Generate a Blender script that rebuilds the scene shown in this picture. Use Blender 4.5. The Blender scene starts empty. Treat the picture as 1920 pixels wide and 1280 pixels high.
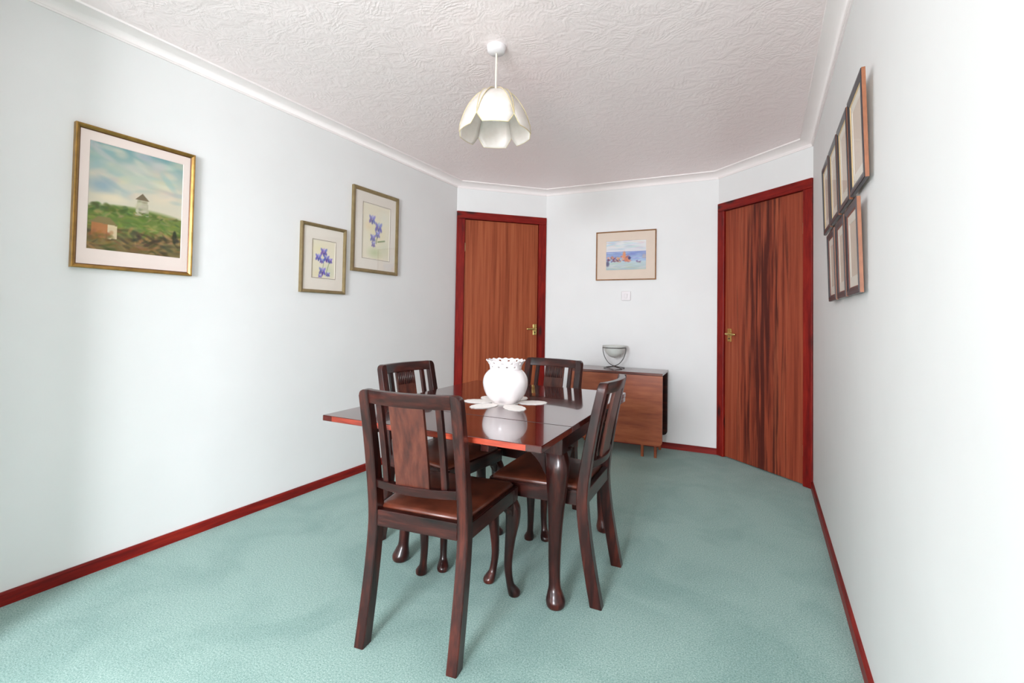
import bpy, bmesh, math, random
import numpy as np
from mathutils import Vector, Matrix

scene = bpy.context.scene
COL = scene.collection

# ------------------------------------------------------------------ camera
F, CX, CY = 876.4696, 960.0, 573.0845
YAW, PITCH, ROLL = -0.4957, 0.025, -0.0165
CAM = Vector((2.4529, 0.0, 1.0835))


def cam_rows():
    c, s = math.cos(YAW), math.sin(YAW)
    a = np.array([[c, -s, 0], [s, c, 0], [0, 0, 1]])
    c, s = math.cos(PITCH), math.sin(PITCH)
    b = np.array([[1, 0, 0], [0, c, s], [0, -s, c]])
    c, s = math.cos(ROLL), math.sin(ROLL)
    r = np.array([[c, 0, -s], [0, 1, 0], [s, 0, c]])
    return r @ b @ a


M3 = cam_rows()
cd = bpy.data.cameras.new('camera')
cd.sensor_width = 36.0
cd.lens = 36.0 * F / 1920.0
cd.shift_x = (960.0 - CX) / 1920.0
cd.shift_y = -(640.0 - CY) / 1920.0
cd.clip_start = 0.02
cam = bpy.data.objects.new('camera', cd)
COL.objects.link(cam)
R = Matrix((M3[0], M3[2], -M3[1])).transposed()
cam.matrix_world = Matrix.Translation(CAM) @ R.to_4x4()
scene.camera = cam

# ------------------------------------------------------------------ world, daylight, exposure
NEAR_Y = -2.60                      # the window wall behind the photographer
W = 2.7335
CEIL = 2.302
WX0, WX1, WZ0, WZ1 = 1.10, 2.50, 0.12, 2.06     # opening in the wall behind the photographer
SY0, SY1, SZ0, SZ1 = -1.00, 0.10, 0.50, 2.06   # opening in the left wall behind the photographer

wd = bpy.data.worlds.new('daylight')
scene.world = wd
wd.use_nodes = True
wd.node_tree.nodes['Background'].inputs['Color'].default_value = (0.80, 0.90, 1.0, 1)
wd.node_tree.nodes['Background'].inputs['Strength'].default_value = 1.0


def area(name, loc, direction, sx, sy, power, color):
    l = bpy.data.lights.new(name, 'AREA')
    l.shape = 'RECTANGLE'
    l.size, l.size_y = sx, sy
    l.energy = power
    l.color = color
    o = bpy.data.objects.new(name, l)
    COL.objects.link(o)
    o.location = loc
    o.rotation_euler = Vector(direction).to_track_quat('-Z', 'Y').to_euler()
    return o


WC = (WX0 + WX1) / 2
k = area('window_sky_light', (WC + 0.15, NEAR_Y - 0.17, 1.50), (-0.35, 1, -0.55), 1.0, 1.05, 80, (0.87, 0.93, 1.0))
k.data.spread = math.radians(130)
area('window_patio_light', (WC, NEAR_Y - 0.14, 0.62), (-0.1, 1, 0.5), WX1 - WX0, 0.9, 30, (1.0, 0.80, 0.78))
area('side_window_light', (-0.16, (SY0 + SY1) / 2, (SZ0 + SZ1) / 2), (1, 0.35, 0.05), SY1 - SY0, SZ1 - SZ0, 14, (1.0, 0.90, 0.90))

scene.view_settings.view_transform = 'Standard'
scene.view_settings.look = 'None'
scene.view_settings.gamma = 1.0
scene.view_settings.use_curve_mapping = False
scene.view_settings.exposure = 0.92
scene.cycles.max_bounces = 12
scene.cycles.diffuse_bounces = 8
scene.cycles.glossy_bounces = 4
scene.cycles.sample_clamp_indirect = 4.0

# ------------------------------------------------------------------ helpers


def lin(c):
    """sRGB 0-255 -> linear rgba"""
    o = []
    for v in c[:3]:
        v = v / 255.0
        o.append(v / 12.92 if v <= 0.04045 else ((v + 0.055) / 1.055) ** 2.4)
    return tuple(o) + (1.0,)


def setp(o, label=None, cat=None, group=None, kind=None):
    if label: o['label'] = label
    if cat: o['category'] = cat
    if group: o['group'] = group
    if kind: o['kind'] = kind
    return o


def obj(name, bm, mat, parent=None, smooth=None):
    me = bpy.data.meshes.new(name)
    bmesh.ops.recalc_face_normals(bm, faces=bm.faces)
    bm.to_mesh(me)
    bm.free()
    if mat: me.materials.append(mat)
    o = bpy.data.objects.new(name, me)
    COL.objects.link(o)
    if parent: o.parent = parent
    if smooth is not None:
        for p in me.polygons: p.use_smooth = True
        if smooth < 180:
            me.set_sharp_from_angle(angle=math.radians(smooth))
    return o


def empty(name, loc=(0, 0, 0), rz=0.0, rx=0.0):
    o = bpy.data.objects.new(name, None)
    o.empty_display_size = 0.1
    COL.objects.link(o)
    o.location = loc
    o.rotation_euler = (rx, 0, rz)
    return o


def copy_tree(o, parent=None):
    c = o.copy()
    COL.objects.link(c)
    c.parent = parent
    for ch in list(o.children):
        copy_tree(ch, c)
    return c


def box(x0, x1, y0, y1, z0, z1, bev=0.0, seg=1, bm=None):
    b = bmesh.new()
    vs = [b.verts.new((x, y, z)) for z in (z0, z1) for y in (y0, y1) for x in (x0, x1)]
    for f in ((0, 1, 3, 2), (4, 5, 7, 6), (0, 1, 5, 4), (2, 3, 7, 6), (0, 2, 6, 4), (1, 3, 7, 5)):
        b.faces.new([vs[i] for i in f])
    if bev:
        bmesh.ops.bevel(b, geom=b.edges[:], offset=bev, segments=seg, affect='EDGES', profile=0.5)
    if bm is None:
        return b
    join(bm, b)
    return bm


def join(dst, src):
    m = {}
    for v in src.verts: m[v] = dst.verts.new(v.co)
    for f in src.faces:
        try: dst.faces.new([m[v] for v in f.verts])
        except ValueError: pass
    src.free()
    return dst


def loft(rings, cap=True, closed=False, bm=None):
    b = bm or bmesh.new()
    vs = [[b.verts.new(p) for p in r] for r in rings]
    n = len(rings[0])
    k = len(vs)
    for i in range(k if closed else k - 1):
        a, c = vs[i], vs[(i + 1) % k]
        for j in range(n):
            b.faces.new((a[j], a[(j + 1) % n], c[(j + 1) % n], c[j]))
    if cap and not closed:
        b.faces.new(vs[0][::-1])
        b.faces.new(vs[-1])
    return b


def prism(poly, z0, z1, bm=None):
    return loft([[(x, y, z0) for x, y in poly], [(x, y, z1) for x, y in poly]], bm=bm)


def tube(pts, rad, n=10, bm=None, cap=True, closed=False):
    pts = [Vector(p) for p in pts]
    rad = rad if isinstance(rad, (list, tuple)) else [rad] * len(pts)
    rings = []
    up = None
    k = len(pts)
    for i, p in enumerate(pts):
        if closed: t = pts[(i + 1) % k] - pts[i - 1]
        else: t = pts[min(i + 1, k - 1)] - pts[max(i - 1, 0)]
        t.normalize()
        if up is None:
            up = t.orthogonal().normalized()
        up = (up - t * up.dot(t)).normalized()
        s = t.cross(up)
        rings.append([p + (up * math.cos(a) + s * math.sin(a)) * rad[i] for a in [2 * math.pi * j / n for j in range(n)]])
    return loft(rings, cap=cap, closed=closed, bm=bm)


def lathe(prof, n=48, bm=None, cap=False):
    return loft([[(r * math.cos(2 * math.pi * j / n), r * math.sin(2 * math.pi * j / n), z) for j in range(n)] for r, z in prof], cap=cap, bm=bm)


def catmull(pts, sub=6):
    pts = [tuple(p) for p in pts]
    P = [pts[0]] + pts + [pts[-1]]
    out = []
    for i in range(1, len(P) - 2):
        for s in range(sub):
            t = s / sub
            out.append(tuple(0.5 * (2 * b + (c - a) * t + (2 * a - 5 * b + 4 * c - d) * t * t + (3 * b - a - 3 * c + d) * t ** 3)
                             for a, b, c, d in zip(P[i - 1], P[i], P[i + 1], P[i + 2])))
    out.append(pts[-1])
    return out


# ------------------------------------------------------------------ materials


class NT:
    def __init__(self, name):
        self.m = bpy.data.materials.new(name)
        self.m.use_nodes = True
        self.t = self.m.node_tree
        self.b = self.t.nodes['Principled BSDF']

    def n(self, kind, **kw):
        o = self.t.nodes.new(kind)
        for k, v in kw.items():
            if k in o.inputs: o.inputs[k].default_value = v
            else: setattr(o, k, v)
        return o

    def l(self, a, b):
        self.t.links.new(a, b)

    def coords(self, scale=(1, 1, 1), kind='Object'):
        tc = self.n('ShaderNodeTexCoord')
        mp = self.n('ShaderNodeMapping')
        mp.inputs['Scale'].default_value = scale
        self.l(tc.outputs[kind], mp.inputs['Vector'])
        return mp.outputs['Vector']

    def noise(self, vec, scale, detail=4, rough=0.55, dist=0.0):
        o = self.n('ShaderNodeTexNoise')
        o.inputs['Scale'].default_value = scale
        o.inputs['Detail'].default_value = detail
        o.inputs['Roughness'].default_value = rough
        o.inputs['Distortion'].default_value = dist
        self.l(vec, o.inputs['Vector'])
        return o.outputs['Fac']

    def ramp(self, fac, stops):
        o = self.n('ShaderNodeValToRGB')
        e = o.color_ramp.elements
        while len(e) < len(stops): e.new(0.5)
        for i, (p, c) in enumerate(stops):
            e[i].position = p
            e[i].color = c if len(c) == 4 else tuple(c) + (1,)
        self.l(fac, o.inputs['Fac'])
        return o.outputs['Color']

    def mix(self, fac, a, b, mode='MIX'):
        o = self.n('ShaderNodeMix', data_type='RGBA', blend_type=mode)
        for s, v in ((o.inputs[0], fac), (o.inputs[6], a), (o.inputs[7], b)):
            if hasattr(v, 'default_value') or hasattr(v, 'links'): self.l(v, s)
            else: s.default_value = v
        return o.outputs[2]

    def math(self, op, a, b=None):
        o = self.n('ShaderNodeMath', operation=op)
        for s, v in ((o.inputs[0], a), (o.inputs[1], b)):
            if v is None: continue
            if hasattr(v, 'links'): self.l(v, s)
            else: s.default_value = v
        return o.outputs[0]

    def bump(self, h, strength, dist):
        o = self.n('ShaderNodeBump')
        o.inputs['Strength'].default_value = strength
        o.inputs['Distance'].default_value = dist
        self.l(h, o.inputs['Height'])
        self.l(o.outputs['Normal'], self.b.inputs['Normal'])

    def pr(self, **kw):
        names = dict(color='Base Color', rough='Roughness', metal='Metallic', coat='Coat Weight', coatr='Coat Roughness',
                     spec='Specular IOR Level', trans='Transmission Weight', ior='IOR', sub='Subsurface Weight', sheen='Sheen Weight')
        for k, v in kw.items():
            s = self.b.inputs[names[k]]
            if hasattr(v, 'links'): self.l(v, s)
            else: s.default_value = v
        return self.m


def plain(name, c, rough=0.5, metal=0.0, spec=0.5, var=0.06, scale=9.0, coat=0.0):
    t = NT(name)
    f = t.noise(t.coords(), scale, 3)
    a = lin(c)
    d = tuple(v * (1 - var) for v in a[:3]) + (1,)
    b = tuple(min(1, v * (1 + var)) for v in a[:3]) + (1,)
    return t.pr(color=t.ramp(f, [(0.3, d), (0.7, b)]), rough=rough, metal=metal, spec=spec, coat=coat)


def wood(name, cols, axis, grain=1.0, rough=0.3, coat=0.0, spec=0.5, knots=None, stretch=14.0, bump=0.15, coatr=0.08):
    """grain runs along axis; cols = (dark, mid, light) sRGB"""
    t = NT(name)
    sc = [stretch, stretch, stretch]
    sc['xyz'.index(axis)] = 1.0
    v = t.coords(tuple(sc))
    f1 = t.noise(v, 2.2 * grain, 6, 0.6, 0.8)
    f2 = t.noise(v, 9.0 * grain, 4, 0.6, 0.2)
    f = t.math('ADD', t.math('MULTIPLY', f1, 0.65), t.math('MULTIPLY', f2, 0.35))
    c = t.ramp(f, [(0.34, lin(cols[0])), (0.5, lin(cols[1])), (0.66, lin(cols[2]))])
    if knots:
        sk = [4.0, 4.0, 4.0]
        sk['xyz'.index(axis)] = 1.3
        vo = t.n('ShaderNodeTexVoronoi')
        vo.inputs['Scale'].default_value = knots
        t.l(t.coords(tuple(sk)), vo.inputs['Vector'])
        k = t.ramp(vo.outputs['Distance'], [(0.10, (1, 1, 1, 1)), (0.22, (0, 0, 0, 1))])
        c = t.mix(k, c, lin((60, 22, 20)))
    t.bump(f2, bump, 0.002)
    return t.pr(color=c, rough=rough, coat=coat, coatr=coatr, spec=spec)


def wall_mat():
    t = NT('painted_plaster')
    f = t.noise(t.coords(), 3.0, 3)
    t.bump(t.noise(t.coords(), 160.0, 3), 0.06, 0.002)
    return t.pr(color=t.ramp(f, [(0.3, lin((229, 229, 228))), (0.7, lin((232, 232, 231)))]), rough=0.6, spec=0.3)


def artex_mat():
    t = NT('textured_ceiling')
    v = t.coords()
    # brushed fans: every patch of the scattered cells is combed in its own direction
    vo = t.n('ShaderNodeTexVoronoi')
    vo.inputs['Scale'].default_value = 9.0
    t.l(v, vo.inputs['Vector'])
    sp = t.n('ShaderNodeSeparateColor')
    t.l(vo.outputs['Color'], sp.inputs[0])
    ang = t.math('MULTIPLY', sp.outputs[0], 6.283)
    xy = t.n('ShaderNodeSeparateXYZ')
    t.l(v, xy.inputs[0])
    px = t.math('MULTIPLY', xy.outputs['X'], t.math('COSINE', ang))
    py = t.math('MULTIPLY', xy.outputs['Y'], t.math('SINE', ang))
    w = t.noise(v, 14.0, 4, 0.6)
    ph = t.math('ADD', t.math('MULTIPLY', t.math('ADD', px, py), 330.0), t.math('MULTIPLY', w, 26.0))
    fade = t.math('MAXIMUM', t.math('SUBTRACT', 0.75, vo.outputs['Distance']), 0.0)
    comb = t.math('MULTIPLY', t.math('SINE', ph), t.math('MULTIPLY', fade, t.math('MULTIPLY', w, w)))
    h = t.math('ADD', t.math('MULTIPLY', comb, 1.7), t.math('MULTIPLY', t.noise(v, 13.0, 4, 0.6, 1.0), 4.2))
    t.bump(h, 0.26, 0.006)
    return t.pr(color=lin((250, 237, 236)), rough=0.4, spec=0.5)


def carpet_mat():
    t = NT('green_carpet')
    v = t.coords()
    f1 = t.noise(v, 460.0, 2, 0.7)
    f2 = t.noise(v, 190.0, 3, 0.7)
    f3 = t.noise(v, 2.3, 4, 0.6, 0.6)
    f = t.math('ADD', t.math('MULTIPLY', f1, 0.5), t.math('MULTIPLY', f2, 0.5))
    c = t.ramp(f, [(0.38, lin((102, 138, 129))), (0.5, lin((143, 174, 166))), (0.62, lin((182, 206, 200)))])
    big = t.ramp(f3, [(0.36, (0.80, 0.85, 0.85, 1)), (0.56, (1.0, 1.0, 1.0, 1))])
    c = t.mix(1.0, c, big, 'MULTIPLY')
    t.bump(f, 0.35, 0.004)
    return t.pr(color=c, rough=0.95, spec=0.1, sheen=0.15)


def veneer(name, cols, dark=None):
    """vertical striped door veneer in door-local coordinates"""
    t = NT(name)
    v = t.coords((1.0, 1.0, 0.02))
    f1 = t.noise(v, 60.0, 5, 0.65, 0.15)
    f2 = t.noise(t.coords((1.0, 1.0, 0.04)), 16.0, 3, 0.5, 0.2)
    f = t.math('ADD', t.math('MULTIPLY', f1, 0.6), t.math('MULTIPLY', f2, 0.4))
    c = t.ramp(f, [(0.36, lin(cols[0])), (0.5, lin(cols[1])), (0.64, lin(cols[2]))])
    if dark:
        # dark heart figure of this leaf: broad streaks up the middle
        g = t.noise(t.coords((1.0, 1.0, 0.035)), 44.0, 4, 0.6, 0.2)
        sx = t.n('ShaderNodeSeparateXYZ')
        tc = t.n('ShaderNodeTexCoord')
        t.l(tc.outputs['Object'], sx.inputs[0])
        d = t.math('ABSOLUTE', t.math('SUBTRACT', sx.outputs['X'], dark[0]))
        m = t.math('SUBTRACT', 1.0, t.math('MULTIPLY', d, 1.0 / dark[1]))
        m = t.math('MAXIMUM', m, 0.0)
        k = t.ramp(t.math('MULTIPLY', g, t.math('POWER', m, 0.5)), [(0.36, (0, 0, 0, 1)), (0.52, (0.85, 0.85, 0.85, 1))])
        c = t.mix(k, c, lin(dark[2]))
    t.bump(f1, 0.1, 0.001)
    return t.pr(color=c, rough=0.5, spec=0.25)


def glass_mat(name, tint=(1, 1, 1, 1), refl=0.5):
    m = bpy.data.materials.new(name)
    m.use_nodes = True
    t = m.node_tree
    t.nodes.clear()
    out = t.nodes.new('ShaderNodeOutputMaterial')
    mx = t.nodes.new('ShaderNodeMixShader')
    tr = t.nodes.new('ShaderNodeBsdfTransparent')
    tr.inputs['Color'].default_value = tint
    gl = t.nodes.new('ShaderNodeBsdfGlossy')
    gl.inputs['Roughness'].default_value = 0.02
    fr = t.nodes.new('ShaderNodeFresnel')
    fr.inputs['IOR'].default_value = 1.45
    mu = t.nodes.new('ShaderNodeMath')
    mu.operation = 'MULTIPLY'
    mu.inputs[1].default_value = refl
    t.links.new(fr.outputs[0], mu.inputs[0])
    t.links.new(mu.outputs[0], mx.inputs[0])
    t.links.new(tr.outputs[0], mx.inputs[1])
    t.links.new(gl.outputs[0], mx.inputs[2])
    t.links.new(mx.outputs[0], out.inputs['Surface'])
    return m


def paint_mat():
    t = NT('printed_paper')
    a = t.n('ShaderNodeAttribute')
    a.attribute_name = 'Col'
    return t.pr(color=a.outputs['Color'], rough=0.6, spec=0.2)


MAT = {}
MAT['wall'] = wall_mat()
MAT['ceiling'] = artex_mat()
MAT['cornice'] = plain('cornice_paint', (244, 236, 234), 0.5, var=0.01)
MAT['carpet'] = carpet_mat()
RED = ((84, 10, 9), (124, 21, 15), (148, 36, 22))
for ax in 'xyz':
    MAT['red_' + ax] = wood('red_stained_pine_' + ax, RED, ax, 1.0, 0.45, coat=0.0, spec=0.25, knots=2.4, stretch=10)
MAT['veneer1'] = veneer('door_veneer_light', ((122, 54, 28), (150, 74, 44), (166, 92, 58)))
MAT['veneer2'] = veneer('door_veneer_dark', ((118, 48, 30), (146, 66, 43), (162, 84, 56)), dark=(0.41, 0.40, (60, 20, 17)))
CH = ((16, 5, 5), (46, 15, 12), (84, 35, 25))
for ax in 'xyz':
    MAT['ch_' + ax] = wood('dark_mahogany_' + ax, CH, ax, 1.0, 0.28, coat=0.15, spec=0.4, stretch=9, coatr=0.12)
MAT['splat'] = wood('splat_mahogany', ((44, 16, 12), (82, 38, 27), (108, 58, 42)), 'z', 0.9, 0.35, coat=0.2, spec=0.4, stretch=8, coatr=0.15)
TT = ((40, 8, 7), (66, 16, 12), (88, 28, 20))
MAT['top_x'] = wood('table_top_mahogany', TT, 'x', 0.8, 0.14, coat=0.8, stretch=10, bump=0.02, coatr=0.03)
MAT['top_y'] = wood('table_clamp_mahogany', TT, 'y', 0.8, 0.14, coat=0.8, stretch=10, bump=0.02, coatr=0.03)
MAT['edge'] = wood('worn_table_edge', ((100, 30, 18), (158, 58, 36), (186, 84, 56)), 'x', 1.2, 0.35, stretch=9)
MAT['leather'] = plain('brown_leather', (94, 46, 31), 0.34, var=0.35, scale=14)
TK = ((120, 50, 24), (154, 76, 40), (174, 96, 56))
MAT['teak_x'] = wood('teak_veneer', TK, 'x', 0.7, 0.4, coat=0.15, stretch=7, coatr=0.3)
MAT['teak_z'] = wood('teak_legs', TK, 'z', 1.0, 0.4, stretch=8)
MAT['teak_top'] = wood('drop_leaf_top', ((70, 34, 30), (98, 54, 46), (120, 72, 60)), 'x', 0.7, 0.25, coat=0.5, stretch=7, coatr=0.08)
MAT['brass'] = plain('brass', (216, 190, 120), 0.25, metal=1.0, var=0.1)
MAT['steel'] = plain('dark_wrought_metal', (96, 92, 90), 0.35, metal=1.0)
MAT['hinge'] = plain('hinge_brass', (190, 160, 120), 0.35, metal=1.0)
MAT['plastic'] = plain('white_plastic', (224, 218, 219), 0.35, var=0.01)
MAT['palegold'] = plain('pale_gold_edging', (222, 206, 160), 0.35, metal=0.3, var=0.05)
MAT['ivory'] = plain('ivory_cord', (240, 232, 210), 0.4, var=0.01)
MAT['ceramic'] = plain('white_ceramic', (246, 240, 240), 0.12, var=0.01, coat=0.5)
MAT['crochet'] = plain('white_crochet', (244, 240, 236), 0.9, var=0.05, scale=120)
MAT['gold'] = plain('gold_frame', (158, 122, 62), 0.36, metal=0.65, var=0.25, scale=25)
MAT['goldin'] = plain('gold_frame_inner', (104, 66, 34), 0.4, metal=0.4, var=0.2)
MAT['olive'] = plain('olive_gold_frame', (146, 128, 92), 0.38, metal=0.5, var=0.15, scale=25)
MAT['oak'] = plain('thin_wood_frame', (150, 108, 72), 0.45, var=0.2, scale=30)
MAT['tan'] = plain('tan_wood_side', (140, 84, 52), 0.45, var=0.15, scale=30)
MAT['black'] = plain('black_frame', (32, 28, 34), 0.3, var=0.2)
MAT['redfr'] = plain('red_brown_frame', (128, 66, 44), 0.4, var=0.2)
MAT['slip'] = plain('gilt_slip', (226, 196, 140), 0.4, var=0.08)
MAT['mount_p'] = plain('pale_pink_mount', (238, 222, 214), 0.8, var=0.01)
MAT['mount_c'] = plain('cream_mount', (236, 228, 216), 0.8, var=0.01)
MAT['mount_b'] = plain('beige_mount', (222, 204, 188), 0.8, var=0.02)
MAT['paint'] = paint_mat()
MAT['glass'] = glass_mat('picture_glass', refl=0.14)
MAT['window'] = glass_mat('window_glass', refl=0.4)
MAT['upvc'] = plain('white_window_frame', (240, 240, 238), 0.35, var=0.01)


def shade_mat():
    t = NT('white_shade_panel')
    f = t.noise(t.coords(), 30.0, 3)
    c = t.ramp(f, [(0.3, lin((240, 234, 228))), (0.7, lin((247, 243, 238)))])
    t.l(c, t.b.inputs['Base Color'])
    tl = t.n('ShaderNodeBsdfTranslucent')
    t.l(c, tl.inputs['Color'])
    mx = t.n('ShaderNodeMixShader')
    mx.inputs[0].default_value = 0.35
    t.b.inputs['Roughness'].default_value = 0.3
    out = t.t.nodes['Material Output']
    t.l(t.b.outputs[0], mx.inputs[1])
    t.l(tl.outputs[0], mx.inputs[2])
    t.l(mx.outputs[0], out.inputs['Surface'])
    return t.m


def bowl_mat():
    t = NT('frosted_glass')
    t.pr(color=(0.86, 0.87, 0.83, 1), rough=0.3, trans=0.35, ior=1.3)
    return t.m


MAT['shade'] = shade_mat()
MAT['bowl'] = bowl_mat()

# ------------------------------------------------------------------ room shell
P1, P2, P3, P4 = (0, 3.4584), (0.6084, 4.0748), (2.1181, 4.163), (W, 3.638)
OUT = [(0, NEAR_Y), P1, P2, P3, P4, (W, NEAR_Y)]      # clockwise from above


def inset(o):
    """room outline moved inwards by o"""
    n = len(OUT)
    res = []
    for i in range(n):
        a, b, c = Vector(OUT[i - 1]), Vector(OUT[i]), Vector(OUT[(i + 1) % n])
        d1, d2 = (b - a).normalized(), (c - b).normalized()
        n1, n2 = Vector((d1.y, -d1.x)), Vector((d2.y, -d2.x))
        m = (n1 + n2).normalized()
        res.append(tuple(b + m * (o / m.dot(n1))))
    return res


big = inset(-0.10)
f = obj('floor', prism(big, -0.06, 0.0), MAT['carpet'])
setp(f, 'sage green fitted carpet over the whole room floor', 'floor', kind='structure')
c = obj('ceiling', prism(big, CEIL, CEIL + 0.06), MAT['ceiling'])
setp(c, 'white ceiling with swirled textured plaster', 'ceiling', kind='structure')


def wall(name, i, label, z0=0.0, hole=None):
    """wall between outline corners i and i+1, 0.1 thick outwards, in a local frame"""
    a, b = Vector(OUT[i]), Vector(OUT[(i + 1) % len(OUT)])
    A, B = Vector(big[i]), Vector(big[(i + 1) % len(OUT)])
    if hole is None:
        bm = prism([tuple(a), tuple(b), tuple(B), tuple(A)], z0, CEIL)
    else:
        # wall slabs around a window opening, s measured along the wall
        s0, s1, h0, h1 = hole
        e, E_ = (b - a).normalized(), (B - b)
        L = (b - a).length
        nrm = Vector((-e.y, e.x)) * 0.1
        bm = bmesh.new()

        def slab(p, q, za, zb):
            P, Q = a + e * p, a + e * q
            prism([tuple(P), tuple(Q), tuple(Q + nrm), tuple(P + nrm)], za, zb, bm=bm)
        slab(-0.1, s0, 0, CEIL)
        slab(s1, L, 0, CEIL)
        slab(s0, s1, 0, h0)
        slab(s0, s1, h1, CEIL)
    o = obj(name, bm, MAT['wall'])
    setp(o, label, 'wall', kind='structure')
    return o


DTOP = 2.04
wall('wall_left', 0, 'long pale mint wall on the left behind the gold-framed landscape', hole=(SY0 - NEAR_Y, SY1 - NEAR_Y, SZ0, SZ1))
wall('wall_far_left', 1, 'angled pale mint wall strip above the far left door', DTOP)
wall('wall_far', 2, 'pale mint end wall behind the drop-leaf table')
wall('wall_far_right', 3, 'angled pale mint wall strip above the far right door', DTOP)
wall('wall_right', 4, 'pale mint wall on the right holding seven small pictures')
wall('wall_near', 5, 'window wall opposite the two doors', hole=(W - WX1, W - WX0, WZ0, WZ1))

dv = obj('wall_shade_blocker', box(0.0, 0.34, 0.26, 0.36, 0.0, CEIL - 0.001, 0.004), MAT['wall'])  # added out of view to block window light and darken the near left corner
setp(dv, 'pale light-blocking wall nib added out of view on the left wall', 'wall', kind='structure')

# cornice
prof = [(0.0, 2.250), (0.006, 2.250), (0.008, 2.258)]
for k in range(9):
    a = k / 8 * math.pi / 2
    prof.append((0.070 - 0.060 * math.cos(a), 2.258 + 0.036 * math.sin(a)))
prof += [(0.076, 2.294), (0.078, CEIL), (0.0, CEIL)]
rings = []
for o_, z in prof:
    rings.append([(x, y, z) for x, y in inset(o_)])
bm = loft(rings, cap=False)
cn = obj('trim_1', bm, MAT['cornice'], smooth=40)
setp(cn, 'white coved cornice running around the top of the walls', 'cornice', kind='structure')

# baseboards (top bevelled), one per wall
ZB = 0.049


def baseboard(name, a, b, mat, label):
    a, b = Vector(a), Vector(b)
    e = (b - a)
    L = e.length
    bm = loft([[(x, 0, 0), (x, -0.013, 0), (x, -0.013, ZB - 0.006), (x, -0.008, ZB), (x, 0, ZB)] for x in (0, L)])
    m = obj(name, bm, MAT[mat])
    m.location = (a.x, a.y, 0)
    m.rotation_euler = (0, 0, math.atan2(e.y, e.x))
    setp(m, label, 'baseboard', kind='structure')


baseboard('baseboard_left', (0, NEAR_Y + 0.013), (0, P1[1] - 0.012), 'red_x', 'red-stained wooden skirting board along the left wall')
baseboard('baseboard_far', (P2[0] + 0.02, P2[1] + 0.001), P3, 'red_x', 'red-stained wooden skirting board under the end wall')
baseboard('baseboard_right', (W, P4[1] - 0.012), (W, NEAR_Y + 0.013), 'red_x', 'red-stained wooden skirting board along the right wall')
baseboard('baseboard_near', (W, NEAR_Y), (0, NEAR_Y), 'red_x', 'red-stained wooden skirting board under the window')

# ------------------------------------------------------------------ window behind the camera


def window(name, loc, rz, wd_, z0, z1, label):
    """opening of width wd_ along local x; local -y faces the room"""
    t = empty(name, loc, rz)
    setp(t, label, 'window', kind='structure')
    fw = 0.06
    bm = bmesh.new()
    for a0, a1, c0, c1 in ((0, wd_, z0, z0 + fw), (0, wd_, z1 - fw, z1), (0, fw, z0 + fw, z1 - fw), (wd_ - fw, wd_, z0 + fw, z1 - fw)):
        box(a0, a1, 0.02, 0.08, c0, c1, 0.004, bm=bm)
    obj('window_frame', bm, MAT['upvc'], t)
    m = wd_ / 2
    obj('mullion', box(m - 0.03, m + 0.03, 0.02, 0.08, z0 + fw, z1 - fw, 0.004), MAT['upvc'], t)
    for a0, a1 in ((fw, m - 0.03), (m + 0.03, wd_ - fw)):
        obj('pane', box(a0, a1, 0.047, 0.053, z0 + fw, z1 - fw), MAT['window'], t)
    obj('window_sill', box(-0.04, wd_ + 0.04, -0.06, -0.001, z0 - 0.03, z0, 0.004), MAT['upvc'], t)


window('window_1', (WX1, NEAR_Y, 0), math.pi, WX1 - WX0, WZ0, WZ1, 'white framed window facing the dining table')
window('window_2', (0, SY0, 0), math.pi / 2, SY1 - SY0, SZ0, SZ1, 'white framed window in the left wall beyond the view')

# ------------------------------------------------------------------ doors


def door(name, a, b, jl, jr, leaf_mat, label, hinge_left, plate_x, lever_dir):
    a, b = Vector(a), Vector(b)
    e = b - a
    L = e.length
    t = empty(name, (a.x, a.y, 0), math.atan2(e.y, e.x))
    setp(t, label, 'door', kind='structure')
    zt = 1.972
    g = 0.003
    obj('door_leaf', box(jl + g, L - jr - g, 0.004, 0.044, 0.008, zt - g, 0.0015), leaf_mat, t)
    # frame: two jambs and a head, slightly proud of the wall
    obj('door_jamb', box(0.001, jl, -0.014, 0.10, 0, zt, 0.003), MAT['red_z'], t)
    obj('door_jamb', box(L - jr, L - 0.001, -0.014, 0.10, 0, zt, 0.003), MAT['red_z'], t)
    obj('door_head', box(0.001, L - 0.001, -0.014, 0.10, zt, DTOP, 0.003), MAT['red_x'], t)
    # stop strip behind the leaf keeps the gap dark
    obj('door_stop', box(jl - 0.002, L - jr + 0.002, 0.05, 0.09, 0, zt + 0.002), MAT['red_z'], t)
    hx = jl + 0.001 if hinge_left else L - jr - 0.001
    for z in (1.715, 0.23):
        bm = tube([(hx, -0.0005, z - 0.038), (hx, -0.0005, z + 0.038)], 0.006, 10)
        box(hx - 0.008, hx + 0.008, -0.001, 0.004, z - 0.036, z + 0.036, bm=bm)
        obj('hinge', bm, MAT['hinge'], t)
    h = obj('handle_plate', box(plate_x - 0.020, plate_x + 0.020, -0.004, 0.004, 0.920, 1.024, 0.003, 2), MAT['brass'], t)
    h['label'] = 'brass lever handle plate'
    zl = 0.982
    d = lever_dir
    pts = catmull([(plate_x, 0.0, zl), (plate_x, -0.03, zl), (plate_x + 0.008 * d, -0.045, zl), (plate_x + 0.04 * d, -0.05, zl - 0.001),
                   (plate_x + 0.075 * d, -0.048, zl - 0.003), (plate_x + 0.098 * d, -0.044, zl - 0.002)], 4)
    obj('lever', tube(pts, [0.009] * 6 + [0.0085] * (len(pts) - 8) + [0.007, 0.004], 12), MAT['brass'], h, smooth=60)
    bm = tube([(plate_x, -0.005, 0.945), (plate_x, -0.0035, 0.945)], 0.006, 12)
    obj('keyhole', bm, MAT['black'], h)
    return t


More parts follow.
